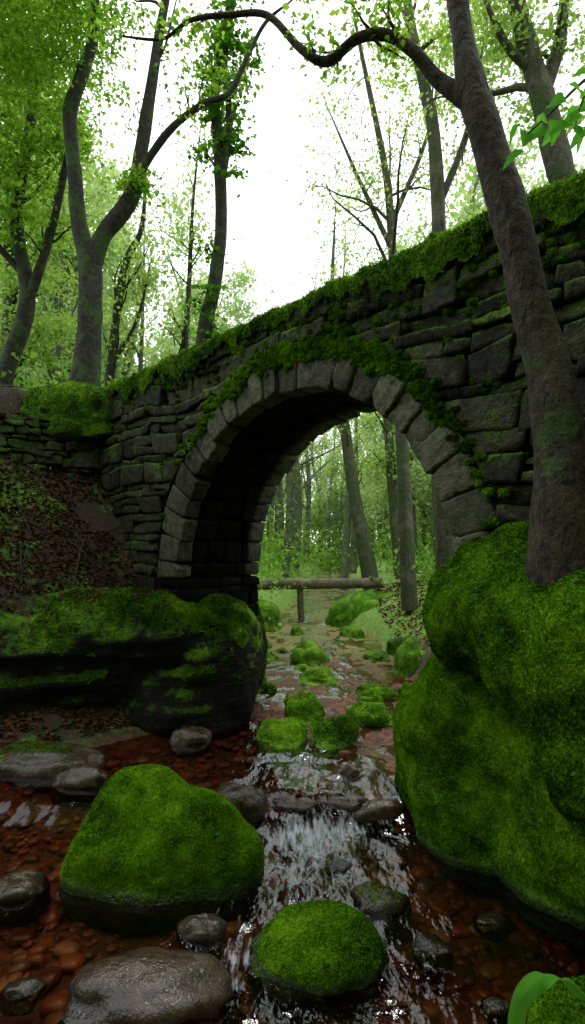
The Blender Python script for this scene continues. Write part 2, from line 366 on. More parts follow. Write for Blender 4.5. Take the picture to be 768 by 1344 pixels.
foam=np.clip(.95*np.exp(-((Xw-.15)/.45)**2-((Y-4.15)/.24)**2)+.7*np.exp(-((Xw-.05)/.24)**2-((Y-3.65)/.4)**2)+.6*np.exp(-((Xw+.28)/.14)**2-((Y-2.9)/.4)**2)+.6*np.exp(-((Xw-.0)/.4)**2-((Y-6.45)/.28)**2)+.35*np.exp(-((Xw-.7)/.25)**2-((Y-5.2)/.6)**2)+.45*np.exp(-((Xw-.5)/.6)**2-((Y-8.3)/1.0)**2)+.35*np.exp(-((Xw-.5)/.7)**2-((Y-12)/1.5)**2),0,1)
g=G('stream_water');geo=g.n('ShaderNodeNewGeometry');P=geo.outputs['Position']
sv=g.scale(P,(1.6,.75,1)); w1=g.noise(sv,8,2,.5);w2=g.noise(sv,26,2,.5)
h=g.math('ADD',g.math('MULTIPLY',w1,1.0),g.math('MULTIPLY',w2,.25))
ca=g.n('ShaderNodeAttribute',{'attribute_name':'flow'}).outputs['Fac']
nb=g.n('ShaderNodeBump',Strength=g.math('MULTIPLY_ADD',ca,.45,.1),Distance=.04,Height=h).outputs[0]
fr=g.n('ShaderNodeFresnel',IOR=1.34,Normal=nb).outputs[0]
gl=g.n('ShaderNodeBsdfGlossy',Color=(.95,.98,1),Roughness=.07,Normal=nb)
tr=g.n('ShaderNodeBsdfTransparent',Color=(.66,.48,.35))
wm=g.n('ShaderNodeMixShader',i0=g.math('MULTIPLY_ADD',fr,g.math('MULTIPLY_ADD',ca,.9,1.0),.01,clamp=True),i1=tr.outputs[0],i2=gl.outputs[0])
fa=g.n('ShaderNodeAttribute',{'attribute_name':'foam'}).outputs['Fac']
fn=g.noise(g.scale(P,(3.6,.75,1)),8,5,.6)
fm=g.math('MULTIPLY',g.step(g.math('ADD',fn,g.math('MULTIPLY',fa,.36)),.66,1.0),.75)
fd=g.n('ShaderNodeBsdfDiffuse',Color=(.55,.61,.65),Normal=nb)
M_water=g.out(g.n('ShaderNodeMixShader',i0=fm,i1=wm.outputs[0],i2=fd.outputs[0]).outputs[0])
obj('stream_water',new_mesh('stream_water',np.stack([Xw,Y,Z],-1).reshape(-1,3),[F],M_water,True,{'foam':foam.ravel(),'flow':core.ravel()}))

# pebbles
g=G('pebble');geo=g.n('ShaderNodeNewGeometry');isl=geo.outputs['Random Per Island']
cr=g.n('ShaderNodeValToRGB',Fac=isl);e=cr.color_ramp.elements;e[0].color=(.04,.016,.008,1);e[1].color=(.34,.22,.13,1)
for p_,c_ in ((.3,(.14,.045,.015,1)),(.6,(.25,.09,.034,1)),(.85,(.1,.06,.035,1))):
    q=e.new(p_);q.color=c_
M_peb=g.out(g.n('ShaderNodeBsdfPrincipled',Base_Color=cr.outputs[0],Roughness=.35).outputs[0])
mb=MB()
for i in range(2900):
    y=1.8+rng.random()**1.4*4.6; xl=np.interp(y,yk,xlk);xr=np.interp(y,yk,xrk); x=rng.uniform(xl+.1,xr-.15); r=.018+.07*rng.random()**2.6
    zg=float(ground(x,y,False))
    if zg>wz(y)-.08: continue
    V,Fq=rock_vf((0,0,0),(r,r*rng.uniform(.6,1),r*rng.uniform(.35,.5)),2,.15,i)
    a=rng.uniform(0,6.28);c,s_=math.cos(a),math.sin(a); V=V@np.array([[c,s_,0],[-s_,c,0],[0,0,1]])
    mb.add(V+[x,y,zg+r*.15],Fq)
build('streambed_pebbles',mb,M_peb)

# ---------------------------------------------------------------- bridge
bridge=empty('stone_arch_bridge')
def rout(th):
    return R+.33+.16*sm(th,2.2,3.0)
def push(p):
    ds=p[:,0]-SC;dz=p[:,1]-ZC; up=dz>0
    r=np.where(up,np.hypot(ds,dz),np.abs(ds)); th=np.where(up,np.arctan2(dz,ds),np.where(ds>0,0,np.pi)); ro=rout(th)+.012
    k=np.where(r<ro,ro/np.maximum(r,.05),1)
    p=p.copy(); p[:,0]=SC+ds*k; p[:,1]=np.where(up,ZC+dz*k,p[:,1]); return p
def face_stones(mb,t0,t1,smin,smax,zmin):
    z=zmin
    while z<TOP-.02:
        hgt=min(rng.choice([.09,.12,.16,.2,.25]),TOP-z)
        if TOP-z-hgt<.07: hgt=TOP-z
        s=smin-rng.random()*.3
        while s<smax:
            w=rng.uniform(.22,.85)*(.75+hgt*2.0)*.8; parts=[(z,z+hgt)]
            if hgt>.15 and rng.random()<.3: m=z+hgt*rng.uniform(.4,.6); parts=[(z,m),(m,z+hgt)]
            for (za,zb) in parts:
                cx,cz=s+w/2-SC,(za+zb)/2-ZC
                ins=(math.hypot(cx,cz)<rout(math.atan2(cz,cx))-.12) if cz>0 else (abs(cx)<R+.25)
                if not ins:
                    pr=rng.uniform(-.04,.035)
                    def mp(p):
                        p=push(p).copy(); wv=.06*fbm(np.stack([p[:,0],p[:,0]*0,p[:,0]*0+za*.3],-1),.9,2)
                        p[:,1]+=wv*sm(np.abs(p[:,1]-TOP),0,.4)*sm(np.hypot(p[:,0]-SC,p[:,1]-ZC),R+.35,R+.8); return wall_map(p)
                    block(mb,mp,(s+.006,za+.005,t0+pr),(s+w-.006,zb-.005,t1),rnd=.009,rough=.012,res=.04,skew=.016,tilt=.015)
            s+=w
        z+=hgt
mb=MB(); face_stones(mb,0,.22,-1.6,9.5,.6); build('spandrel_stones',mb,M_wall,bridge)
mb=MB(); face_stones(mb,TH-.2,TH,-1.6,9.5,.6); build('back_face_stones',mb,M_wall,bridge)
mb=MB();ms=MB()
cuts=[0.0]
while cuts[-1]<math.pi-.09: cuts.append(cuts[-1]+rng.uniform(.095,.15))
cuts=np.array(cuts)*math.pi/cuts[-1]
def ring_map(p):
    th=p[:,0]/R; return wall_map(np.stack([SC+p[:,1]*np.cos(th),ZC+p[:,1]*np.sin(th),p[:,2]],1))
for a,b in zip(cuts[:-1],cuts[1:]):
    m=(a+b)/2; ro=float(rout(np.array(m)))+rng.uniform(-.06,.01)
    block(mb,ring_map,(a*R+.005,R+rng.uniform(-.02,.02),-.03+rng.uniform(-.02,.02)),(b*R-.005,ro,.16),rnd=.01,rough=.012,res=.035,skew=.007,tilt=.012)
    block(mb,ring_map,(a*R+.005,R+rng.uniform(-.02,.015),TH-.2),(b*R-.005,ro,TH+.03),rnd=.02,rough=.012,skew=.006)
    t=.165
    while t<TH-.2:
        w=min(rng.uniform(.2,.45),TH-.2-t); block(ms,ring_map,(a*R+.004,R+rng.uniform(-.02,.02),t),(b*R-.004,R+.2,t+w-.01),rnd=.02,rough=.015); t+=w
build('voussoirs',mb,M_vous,bridge)
for sg in (-1,1):
    z=.5
    while z<ZC:
        hgt=min(rng.uniform(.16,.26),ZC-z)
        t=-.02
        while t<TH:
            w=min(rng.uniform(.3,.6),TH+.02-t)
            a,b=(SC-R-.45,SC-R+rng.uniform(0,.03)) if sg<0 else (SC+R-rng.uniform(0,.03),SC+R+.45)
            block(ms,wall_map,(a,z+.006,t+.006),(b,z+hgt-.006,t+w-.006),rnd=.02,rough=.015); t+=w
        z+=hgt
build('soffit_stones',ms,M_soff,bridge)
mb=MB(); ss=np.concatenate([np.linspace(-1.6,SC-R-.08,8),SC+(R+.08)*np.sin(np.linspace(-np.pi/2,np.pi/2,41)),np.linspace(SC+R+.08,9.5,8)])
ins=np.abs(ss-SC)<R+.0799; zb=np.where(ins,ZC+np.sqrt(np.maximum((R+.08)**2-(ss-SC)**2,0)),.0)
for t in (.05,TH-.05):
    a=wall_map(np.stack([ss,zb,ss*0+t],1));b=wall_map(np.stack([ss,ss*0+TOP-.04,ss*0+t],1));n=len(ss)
    mb.add(np.concatenate([a,b]),np.array([[i,i+1,n+i+1,n+i] for i in range(n-1)]))
arc=np.linspace(0,np.pi,41); pa=np.stack([SC+(R+.08)*np.cos(arc),ZC+(R+.08)*np.sin(arc)],1)
pa=np.concatenate([[[SC+R+.08,0]],pa,[[SC-R-.08,0]]]);n=len(pa)
a=wall_map(np.stack([pa[:,0],pa[:,1],pa[:,0]*0+.05],1));b=wall_map(np.stack([pa[:,0],pa[:,1],pa[:,0]*0+TH-.05],1))
mb.add(np.concatenate([a,b]),np.array([[i,i+1,n+i+1,n+i] for i in range(n-1)]))
build('rubble_core',mb,M_core,bridge)
# moss cap on top
sx=np.linspace(-1.7,9.6,800); prof=np.linspace(0,1,46)
S,Q=np.meshgrid(sx,prof,indexing='ij')
drop=.12+.28*np.clip(fbm(np.stack([S,S*0,S*0],-1),1.9,4)+.2,0,1)+.1*fbm(np.stack([S,S*0+3,S*0],-1),9,3)
drop=np.maximum(drop,.04)
qa=np.clip(Q/.25,0,1); qb=np.clip((Q-.25)/.5,0,1); qc=np.clip((Q-.75)/.25,0,1)
t=-.06-.015*np.sin(qa*np.pi)+(TH+.12)*qb; zz=TOP+.02-drop*(1-qa)+.05*np.sin(qb*np.pi)-drop*qc
t=t+.03*sm(qa,.7,1)-.03*sm(qc,0,.3)
Pm=wall_map(np.stack([S.ravel(),zz.ravel(),t.ravel()],1))
nz=fbm(Pm,6,3)*.03+fbm(Pm,20,3)*.018
Pm[:,2]+=nz*1.2; Pm[:,:2]-=Mv*(nz*np.where(Q.ravel()<.3,1,0))[:,None]
idx=np.arange(S.size).reshape(S.shape);F=np.stack([idx[:-1,:-1],idx[:-1,1:],idx[1:,1:],idx[1:,:-1]],-1).reshape(-1,4)[:,::-1]
mb=MB();mb.add(Pm,F);build('moss_cap',mb,M_cap,bridge)
def outn(Nn):
    s_=np.where((Nn[:,2]+.6*(-(Nn[:,0]*Mv[0]+Nn[:,1]*Mv[1])))<0,-1,1); return Nn*s_[:,None]
Pp,Nn=sample(Pm,F,130000); Nn=outn(Nn)
mf=MB(); fuzz(mf,Pp,Nn,.026,.007,1.0); build('moss_cap_fronds',mf,M_moss,bridge,False)
mf=MB(); mc_=MB()
def clump(p,r):
    V,Fq=rock_vf(p,(r,r,r*rng.uniform(.4,.7)),2,.25,rng.integers(0,999)); mc_.add(V,Fq)
    A,B=sample(V,Fq,int(1100*r/.06)); fuzz(mf,A,B,.02,.006)
for i in range(450):
    s=rng.uniform(-1,8.5); zt=TOP-.08-abs(rng.normal(0,.18)); p=wall_map(np.array([[s,zt,.0]]))[0]; clump(p,rng.uniform(.012,.04))
for i in range(900):
    th=rng.normal(1.4,.42); th=np.clip(th,.25,2.9); r_=float(rout(np.array(th)))+rng.normal(.01,.045); p=wall_map(np.array([[SC+r_*math.cos(th),ZC+r_*math.sin(th),-.02]]))[0]; clump(p,rng.uniform(.012,.042))
cl=rng.uniform([-.8,1.8],[8,4.1],(22,2))
for i in range(380):
    c0=cl[rng.integers(0,22)]; s,z=c0+rng.normal(0,1,2)*[.4,.14]
    if math.hypot(s-SC,z-ZC)<R+.42: continue
    p=wall_map(np.array([[s,min(z,4.2),0.015]]))[0]; clump(p,rng.uniform(.01,.03))
build('moss_clumps',mc_,M_cap,bridge); build('moss_fronds',mf,M_moss,bridge,False)
Pp,Nn=sample(Pm,F,60000); Nn=outn(Nn); m=(Nn[:,2]>.25)&(fbm(Pp,2,2)>-.3); mf=MB(); fuzz(mf,Pp[m],Nn[m],.035,.006,.6); build('wall_top_grass',mf,M_mossy2,bridge,False)
mh=MB();ml=MB()
for i in range(110):
    s=rng.uniform(-.5,7.5); q=wall_map(np.array([[s,TOP-.05,-.08]]))[0]; L=rng.uniform(.12,.5); pts=[]
    for k in range(6): pts.append([q[0]+rng.normal(0,.01),q[1]+rng.normal(0,.01),q[2]-L*k/5,.0022])
    tube(mh,pts,3)
build('hanging_rootlets',mh,M_barkR,bridge)
for i in range(45):
    s=rng.uniform(-1,8); q=wall_map(np.array([[s,TOP+.05,rng.uniform(0,.9)]]))[0]; leaves(ml,q+rng.normal(0,1,(12,3))*[.06,.06,.03],.04,.4)
build('wall_top_plants',ml,M_leafA,bridge,False)

# ---------------------------------------------------------------- fused rock masses
def fused(name,blobs,mat,vox=.05,amp=.07,strata=0,boxes=(),smooth_it=4):
    m=MB()
    for i,(c,r) in enumerate(blobs):
        V,Fq=rock_vf(c,r,3,.06,i+3,squash=.9); m.add(V,Fq)
    for lo,hi,rd in boxes:
        U_,F_=cubegrid(8,8,8); hd=(np.array(hi)-np.array(lo))/2; p=U_*hd; q=np.clip(p,-(hd-rd),hd-rd); d=p-q; p=q+nrm(d)*rd*(np.linalg.norm(d,axis=1,keepdims=True)>1e-6); m.add(p+(np.array(hi)+np.array(lo))/2,F_)
    o=build(name+'_tmp',m,mat); md=o.modifiers.new('r','REMESH'); md.mode='VOXEL'; md.voxel_size=vox
    s_=o.modifiers.new('s','SMOOTH'); s_.iterations=smooth_it; s_.factor=.5
    dg=bpy.context.evaluated_depsgraph_get(); ev=o.evaluated_get(dg); me=ev.to_mesh()
    V=np.zeros(len(me.vertices)*3);me.vertices.foreach_get('co',V);V=V.reshape(-1,3)
    N=np.zeros(len(me.vertices)*3);me.vertices.foreach_get('normal',N);N=N.reshape(-1,3)
    me.calc_loop_triangles(); F_=np.zeros(len(me.loop_triangles)*3,int);me.loop_triangles.foreach_get('vertices',F_);F_=F_.reshape(-1,3)
    ev.to_mesh_clear(); bpy.data.objects.remove(o)
    d=amp*1.6*fbm(V,1.4,3,2)+amp*.6*fbm(V,5,3)+.012*fbm(V,16,3)
    if strata:
        k=fbm(V*np.array([.5,.5,5.5]),1.1,3,11); d=d+strata*(sm(k,-.25,.25)-.5)*(1-.8*sm(np.abs(N[:,2]),.5,.9))*sm(-V[:,0],.7,1.5)*(1-sm(V[:,2],1.0,1.35))
        d=d+.07*fbm(V,2.6,3,21)
    V=V+N*d[:,None]
    e=empty(name); obj('rock',new_mesh('rock',V,[F_],mat,True),e)
    return e,V,F_
def moss_on(e,V,Fq,dens,thr,mat,ln=.016,w=.005,cond=None,ns=2.0,jit=.9):
    A=area(V,Fq); n=int(A*dens); P_,N_=sample(V,Fq,n); m=(N_[:,2]*.8+1.0*fbm(P_,ns,3))>thr
    if cond is not None: m&=cond(P_,N_)
    f_=MB(); fuzz(f_,P_[m],N_[m],ln,w,jit)
    if f_.n: build('moss_fronds',f_,mat,e,False)
e,V,Fq=fused('mossy_abutment_rock',[((-.9,6.72,.7),(.52,.6,.85)),((-.9,7.4,.8),(.52,.6,.75)),((-1.5,6.6,1.1),(.5,.5,.5)),((-1.3,6.5,.2),(.7,.5,.6)),((-2.4,6.4,.9),(.7,.45,.65)),((-3.3,6.25,.7),(.7,.5,.8)),((-4.2,5.9,.7),(.9,.6,.8)),((-2.9,6.75,1.35),(1.0,.5,.35)),((-2.0,6.85,1.35),(.8,.4,.3))],M_base,.045,.06,.12,
  boxes=[((-4.4,6.25,-.4),(-1.15,7.5,1.4),.3)])
moss_on(e,V,Fq,12000,.2,M_mossd,.02,.006,lambda p,n:(p[:,2]>.12)&((fbm(p,1.3,2,4)>.05)|(p[:,0]>-1.2)|((p[:,2]>1.3)&(p[:,0]>-2.2))))
Vab,Fab=V,Fq
e,V,Fq=fused('mossy_rock_outcrop',[((1.78,4.4,.45),(.98,.85,1.05)),((2.15,3.75,.4),(.85,.85,1.1)),((2.7,3.1,.4),(.9,.85,1.2)),((3.4,2.3,.6),(1,1,1.4)),
   ((1.28,3.64,1.70),(.44,.4,.42)),((1.5,3.55,1.9),(.4,.42,.34)),((1.62,3.25,1.62),(.42,.42,.5)),((1.95,2.95,1.5),(.5,.5,.6)),((1.9,3.9,1.5),(.75,.6,.75)),((2.5,3.0,1.6),(.8,.7,.7)),((1.45,4.0,1.15),(.5,.4,.6)),((2.05,2.9,.9),(.45,.45,.7)),
   ((1.52,2.84,1.5),(.42,.34,.5)),((1.3,3.25,1.6),(.34,.38,.42)),((1.75,3.1,.8),(.45,.42,.75)),((1.7,2.85,.9),(.35,.3,.7)),((1.25,4.05,.9),(.42,.36,.6)),((1.55,3.75,.9),(.4,.3,.6)),((1.35,3.95,1.4),(.4,.4,.5)),((1.62,2.75,1.2),(.4,.32,.6))],M_mossrock,.04,.075,0,smooth_it=7)
Vout,Fout=V,Fq
moss_on(e,V,Fq,20000,-.95,M_moss,.016,.006,lambda p,n:(p[:,2]>.09)&(p[:,0]<2.8)&(p[:,1]<4.9))

# ---------------------------------------------------------------- boulders and rocks
def boulder(name,c,r,mat,seed,moss=None,dens=13000,sub=4,amp=.16,peak=None,thr=-.25,squash=.85,rot=0):
    V,Fq=rock_vf((0,0,0),r,sub,amp,seed,peak=peak,squash=squash)
    cr_,sr=math.cos(rot),math.sin(rot); V=V@np.array([[cr_,sr,0],[-sr,cr_,0],[0,0,1]])+np.array(c)
    e=empty(name); obj('rock',new_mesh('rock',V,[Fq],mat,True),e)
    if moss: moss_on(e,V,Fq,dens,thr,moss,.015,.006,lambda p,n:p[:,2]>wz(p[:,1])+.05)
    return e
e,V,Fq=fused('mossy_boulder',[((-1.02,3.8,.2),(.36,.36,.43)),((-.75,3.72,.12),(.44,.4,.38)),((-1.15,3.7,.02),(.36,.36,.38)),((-.52,3.66,.0),(.34,.32,.32)),((-.9,3.72,-.05),(.6,.42,.27))],M_mossrock,.03,.03,0,smooth_it=14)
moss_on(e,V,Fq,38000,-.95,M_moss,.013,.0055,lambda p,n:p[:,2]>.08)
boulder('mossy_boulder',(.12,2.95,-.02),(.34,.3,.2),M_mossrock,5,M_moss,36000,5,.14,(.05,0),-.6,.95)
boulder('mossy_boulder',(1.22,2.32,.0),(.24,.2,.27),M_mossrock,8,M_moss,30000,4,.12,None,-.4)
mids=[(-.11,5.87,.52,.24),(.42,5.82,.5,.26),(.16,6.6,.55,.24),(.9,6.5,.57,.2),(1.08,7.4,.6,.16),(.43,8.3,.8,.2),(.31,9.7,.65,.34),(1.9,8.9,.85,.5),(2.1,10.3,.7,.35),(-.52,8.2,.34,.25),(-.45,9.9,.45,.16),(-.6,11,.45,.2),(.17,9,.36,.12),(1.5,10,.55,.15),(-.32,7.6,.3,.14),(1.5,7.4,.3,.2),(.1,12.8,.4,.2),(-.75,9.2,.5,.3),(1.3,12.4,.5,.25),(1.5,18,.5,.25),(-.2,10.6,.25,.12)]
for i,(x,y,w,h_) in enumerate(mids):
    boulder('mossy_rock',(x,y,float(wz(y))-.03),(w*.52,w*.4,h_*.95),M_mossrock,20+i*3,M_mossy2 if y>8 else M_moss,12000 if y<8 else 5000,4,.3,(rng.uniform(-.2,.2)*w,0),-.1+ (0.15 if y<6.2 else 0),1.0,rot=rng.uniform(0,3))
wet=[(-.66,2.68,.86,.5,.1),(-.5,3.1,.25,.2,.08),(-.41,4.42,.42,.34,.2),(.52,3.36,.34,.26,.08),(.48,5.05,.26,.2,.06),(.74,2.98,.2,.16,.04),(-1.7,3.5,.4,.3,.06),(-1.8,4.85,.5,.3,.12),(-2.25,5.2,1.15,.5,.15),(-1.07,5.9,.45,.3,.12),
 (.02,4.52,.4,.2,.02),(.38,4.5,.5,.2,.03),(.68,4.42,.4,.22,.05),(.95,4.9,.3,.2,.02),(.3,3.75,.2,.14,.01),(-1.3,2.7,.2,.15,.02),(1.15,3.2,.22,.15,.01),(.95,2.6,.15,.12,.01),(-.35,5.3,.2,.16,.02),(-1.5,4.3,.16,.14,.01),(-2.7,4.5,.4,.3,.1)]
for i,(x,y,w,d,h_) in enumerate(wet):
    boulder('river_rock',(x,y,float(wz(y))-.04),(w*.5,d*.5,h_+.04),M_rock,70+i*5,M_mossd if i in (3,8,9) else None,6000,4,.22,None,.75,rot=rng.uniform(-.3,.3))
boulder('mossy_bank_mound',(1.95,14.4,.1),(1.05,.8,.95),M_mossrock,91,M_mossy2,3500,5,.2,None,-.1)
boulder('mossy_bank_mound',(-1.15,14.2,.1),(.85,1.0,.85),M_mossrock,95,M_mossy2,3500,5,.2,None,-.1)
boulder('mossy_bank_mound',(-1.4,11.6,.1),(.7,1.0,.7),M_mossrock,97,M_mossy2,3500,5,.2,None,-.1)
boulder('mossy_bank_mound',(-2.95,7.85,3.9),(.8,.5,.42),M_mossrock,93,M_mossd,9000,5,.2,None,-.3,1.0)

# footbridge
fb=empty('log_footbridge'); M_log=m_bark('weathered_log',(.07,.055,.035),(.2,.16,.11),.25)
mb=MB(); tube(mb,[[-1.5,15,1.12,.12],[-.4,15,1.16,.14],[.8,15,1.17,.14],[2.4,15,1.2,.13]],12,.1,6); tube(mb,[[-1.5,15.28,1.13,.11],[.5,15.3,1.17,.12],[2.4,15.28,1.2,.11]],12,.08,6); build('deck_logs',mb,M_log,fb)
mb=MB(); tube(mb,[[.27,15.1,-.2,.1],[.22,15.1,.5,.09],[.2,15.1,1.07,.09]],10,.08,4); build('support_post',mb,M_log,fb)
mb=MB(); tube(mb,[[-1.25,14.85,1.26,.04],[-1.2,15.45,1.26,.04]],6); tube(mb,[[2.1,14.85,1.32,.04],[2.12,15.45,1.32,.04]],6); build('cross_pieces',mb,M_log,fb)

# dry stone wing wall
A_=np.array([-2.72,7.64]);B_=np.array([-5.2,6.42]); dv=(B_-A_)/np.linalg.norm(B_-A_); nv=np.array([dv[1],-dv[0]])
if nv[1]<0: nv=-nv
ww=empty('dry_stone_wall'); mb=MB(); z=2.5
def wmap(p):
    xy=A_+p[:,0:1]*dv+(p[:,2:3]-.1+(p[:,1:2]-2.5)*.16)*nv; return np.concatenate([xy,p[:,1:2]],1)
while z<3.85:
    hgt=rng.uniform(.06,.14); s=0
    while s<2.8:
        w=rng.uniform(.12,.5)
        if rng.random()>.08: block(mb,wmap,(s,z,rng.uniform(-.07,.07)),(s+w-.006,z+hgt-.005,.5),rnd=.012,rough=.02,skew=.02,tilt=.02)
        s+=w
    z+=hgt
build('stones',mb,M_wall,ww)

# ---------------------------------------------------------------- fallen leaves / twigs
C=[]
while len(C)<26000:
    x=rng.uniform(-6,-1.2,4000);y=rng.uniform(4.9,9,4000); z=ground(x,y); ok=(z>wz(y)+.06)&(fbm(np.stack([x,y,z],-1),1.2,3)>-.2); C.extend(np.stack([x,y,z+.015],-1)[ok])
mb=MB();C=np.array(C[:26000]); leaves(mb,C,.055,.75,droop=0)
x=rng.uniform(2.0,5,5000);y=rng.uniform(9,18,5000);z=ground(x,y); leaves(mb,np.stack([x,y,z+.02],-1),.08,.75,droop=0)
Pp,Nn=sample(Vout,Fout,9000); m=(Nn[:,2]>.7)&(Pp[:,2]>1.9)&(fbm(Pp,2,2)>-.1); leaves(mb,Pp[m]+[0,0,.02],.04,.75,droop=0)
Pp,Nn=sample(Vab,Fab,9000); m=(Nn[:,2]>.6)&(Pp[:,2]>.9)&(Pp[:,0]<-1.3)&(fbm(Pp,1.6,2)>0); leaves(mb,Pp[m]+[0,0,.02],.05,.75,droop=0)
build('fallen_leaves',mb,M_dead,smooth=False)
mb=MB()
for i in range(80):
    x=rng.uniform(-5,-2);y=rng.uniform(6,8.3);a=rng.uniform(0,3.14);l=rng.uniform(.15,.7); pts=[]; rr=rng.uniform(.004,.014)
    for k in range(4):
        xx=x+math.cos(a)*l*k/3;yy=y+math.sin(a)*l*k/3; pts.append([xx,yy,float(ground(xx,yy))+.03,rr])
    tube(mb,pts,5)
build('fallen_twigs',mb,M_barkR)
mb=MB()
for i in range(22):
    x=rng.uniform(-5,-2.3);y=rng.uniform(6.6,9); z=float(ground(x,y)); leaves(mb,np.array([x,y,z+.04])+rng.normal(0,1,(18,3))*[.07,.07,.03],.04,.4)
build('bank_plants',mb,M_leafU,smooth=False)

# ---------------------------------------------------------------- trees
lt=tree('leaning_tree',[
 [[1.58,3.12,1.4,.3],[1.52,3.05,1.7,.25],[1.46,3.0,1.95,.2],[1.42,2.97,2.15,.16],[1.395,2.95,2.35,.138],[1.40,2.95,2.6,.126],[1.35,2.95,2.98,.116],[1.265,2.95,3.3,.108],[1.15,2.95,3.78,.093],[1.045,2.95,4.18,.086],[.945,2.95,4.5,.076],[.895,2.97,4.8,.06],[.865,3.0,5.2,.054],[.8,3.1,6.5,.05],[.6,3.2,8,.03]],
 [[.93,2.95,4.44,.05],[.77,3.0,4.6,.038],[.65,3.0,4.74,.032],[.51,3.05,4.88,.029],[.35,3.05,4.86,.027],[.19,3.1,4.78,.025],[.045,3.1,4.85,.022],[-.14,3.15,5.08,.018],[-.36,3.2,5.13,.015],[-.58,3.2,5.1,.012],[-.75,3.25,5.04,.009],[-1.0,3.3,5.1,.005]]],
 M_barkR,M_leafA,nch=(10,5,3),maxl=3,lsize=.04,per=1,lf=.15,start=.72,ns=36,bump=.14,rmin=.0016,spread=.06)
tree('forked_tree',[
 [[-2.95,7.9,3.2,.34],[-2.95,7.9,3.9,.27],[-2.9,7.9,4.5,.2],[-2.86,7.9,5.0,.17],[-2.84,7.9,5.6,.16],[-2.84,7.9,6.1,.16],[-2.98,7.9,6.6,.12],[-3.06,7.9,7.44,.1],[-3.12,7.9,8.2,.095],[-2.95,7.9,8.75,.085],[-2.8,8,9.6,.07],[-2.9,8,11,.05],[-3,8,13,.01]],
 [[-2.84,7.9,6.0,.14],[-2.62,7.85,6.48,.12],[-2.23,7.8,6.96,.11],[-2.09,7.8,7.65,.09],[-1.97,7.8,8.4,.08],[-1.84,7.8,9.25,.065],[-1.7,7.8,10.2,.05],[-1.7,7.8,12,.01]],
 [[-2.2,7.8,7.1,.06],[-1.95,7.7,7.45,.05],[-1.6,7.6,7.8,.045],[-1.2,7.6,8.1,.04],[-.85,7.6,8.25,.035],[-.6,7.6,8.75,.03],[-.36,7.6,9.2,.024],[0,7.6,9.5,.01]],
 [[-2.25,7.8,6.95,.09],[-2.15,7.75,7.1,.1],[-2.12,7.7,7.12,.05]]],
 M_barkL,M_leafA,nch=(7,5,3),maxl=3,lsize=.07,per=1,spread=.15,lf=.32,start=.5,ns=20,
 clusters=[(-3.7,7.5,9.3,1.1,1.2,1.3,8500),(-2.8,7.6,10,1.0,1.2,.9,3500)])
tree('ivy_tree',[[[-1.65,9.5,.3,.2],[-1.55,9.5,3,.16],[-1.49,9.5,5.6,.13],[-1.32,9.5,6.5,.115],[-1.2,9.5,7.6,.1],[-1.24,9.5,8.8,.09],[-1.3,9.5,9.9,.08],[-1.08,9.5,11.2,.06],[-1.0,9.5,13,.01]],
 [[-1.22,9.5,8.2,.07],[-1.05,9.4,9.2,.06],[-1.12,9.4,10.3,.04],[-.9,9.4,11.5,.01]]],M_barkL,M_ivy,nch=(7,4,3),maxl=2,lsize=.1,per=2,spread=.2,lf=.12,start=.55,
 clusters=[(-1.22,9.45,9.4,.35,.35,1.4,1200),(-1.0,9.4,10.6,.5,.5,.9,900),(-1.35,9.4,6.3,.2,.2,.9,400)])
tree('beech_tree',[[[-5.4,10,3.5,.2],[-5.1,10,5.2,.16],[-4.7,10,6.5,.14],[-4.9,10,8,.11],[-4.6,10,10,.08],[-4.4,10,13,.01]],[[-4.75,10,6.3,.1],[-4.2,9.8,7.6,.07],[-3.8,9.6,9,.05],[-3.6,9.5,10.5,.01]],[[-4.8,10,7,.07],[-5.6,9.8,8,.05],[-6,9.6,9.5,.01]]],
 M_barkL,M_leafA,nch=(7,5,3),maxl=3,lsize=.09,per=1,lf=.3,clusters=[(-5.0,9.8,11.2,1.8,1.5,1.7,10500),(-5.3,9.6,8.2,1.2,1.2,.9,3500),(-4.4,9.4,9.2,1.0,1,.6,2000)])
tree('beech_tree',[[[-7.6,14,3,.22],[-7.2,14,6,.18],[-7,14,9,.14],[-7.3,14,13,.02]],[[-7.1,14,7,.1],[-6.2,13.8,9,.08],[-5.5,13.5,11.5,.01]]],M_barkL,M_leafB,nch=(7,5,3),maxl=3,lsize=.12,per=2,lf=.3,start=.3,clusters=[(-6.8,13.5,11,2.2,2,2.4,7500),(-6,13,7.6,1.5,1.5,1.2,2500)])
tree('young_tree',[[[-4.0,12,3,.12],[-3.9,12,5.5,.1],[-3.6,12,8,.08],[-3.2,12,9,.05],[-3.1,12,11,.01]],[[-3.85,12,6,.05],[-3.3,12,7,.035],[-3.0,12,8.3,.01]]],M_barkL,M_leafB,nch=(8,5,3),maxl=3,lsize=.1,per=1,lf=.3,start=.3,spread=.3)
tree('young_tree',[[[-2.7,13,1,.11],[-2.6,13,5,.085],[-2.4,13,8,.06],[-2.3,13,10,.035],[-2.1,13,12,.006]]],M_barkL,M_leafB,nch=(16,5,3),maxl=3,lsize=.09,per=1,lf=.2,start=.4,spread=.3,upw=.6)
for (x,y,l,r) in ((-7.5,17,.5,.11),(-6.4,16,-.3,.09),(-9.5,18,.6,.13),(-5.2,18,.4,.1),(-11,19,.3,.12)):
    tree('young_tree',[[[x,y,2,r*1.2],[x+l*.4,y,5,r],[x+l,y,9,r*.6],[x+l*1.2,y,13,.01]]],M_barkF,M_leafB,nch=(10,5,3),maxl=3,lsize=.11,per=1,lf=.22,start=.3,spread=.35,ns=8,upw=.6)
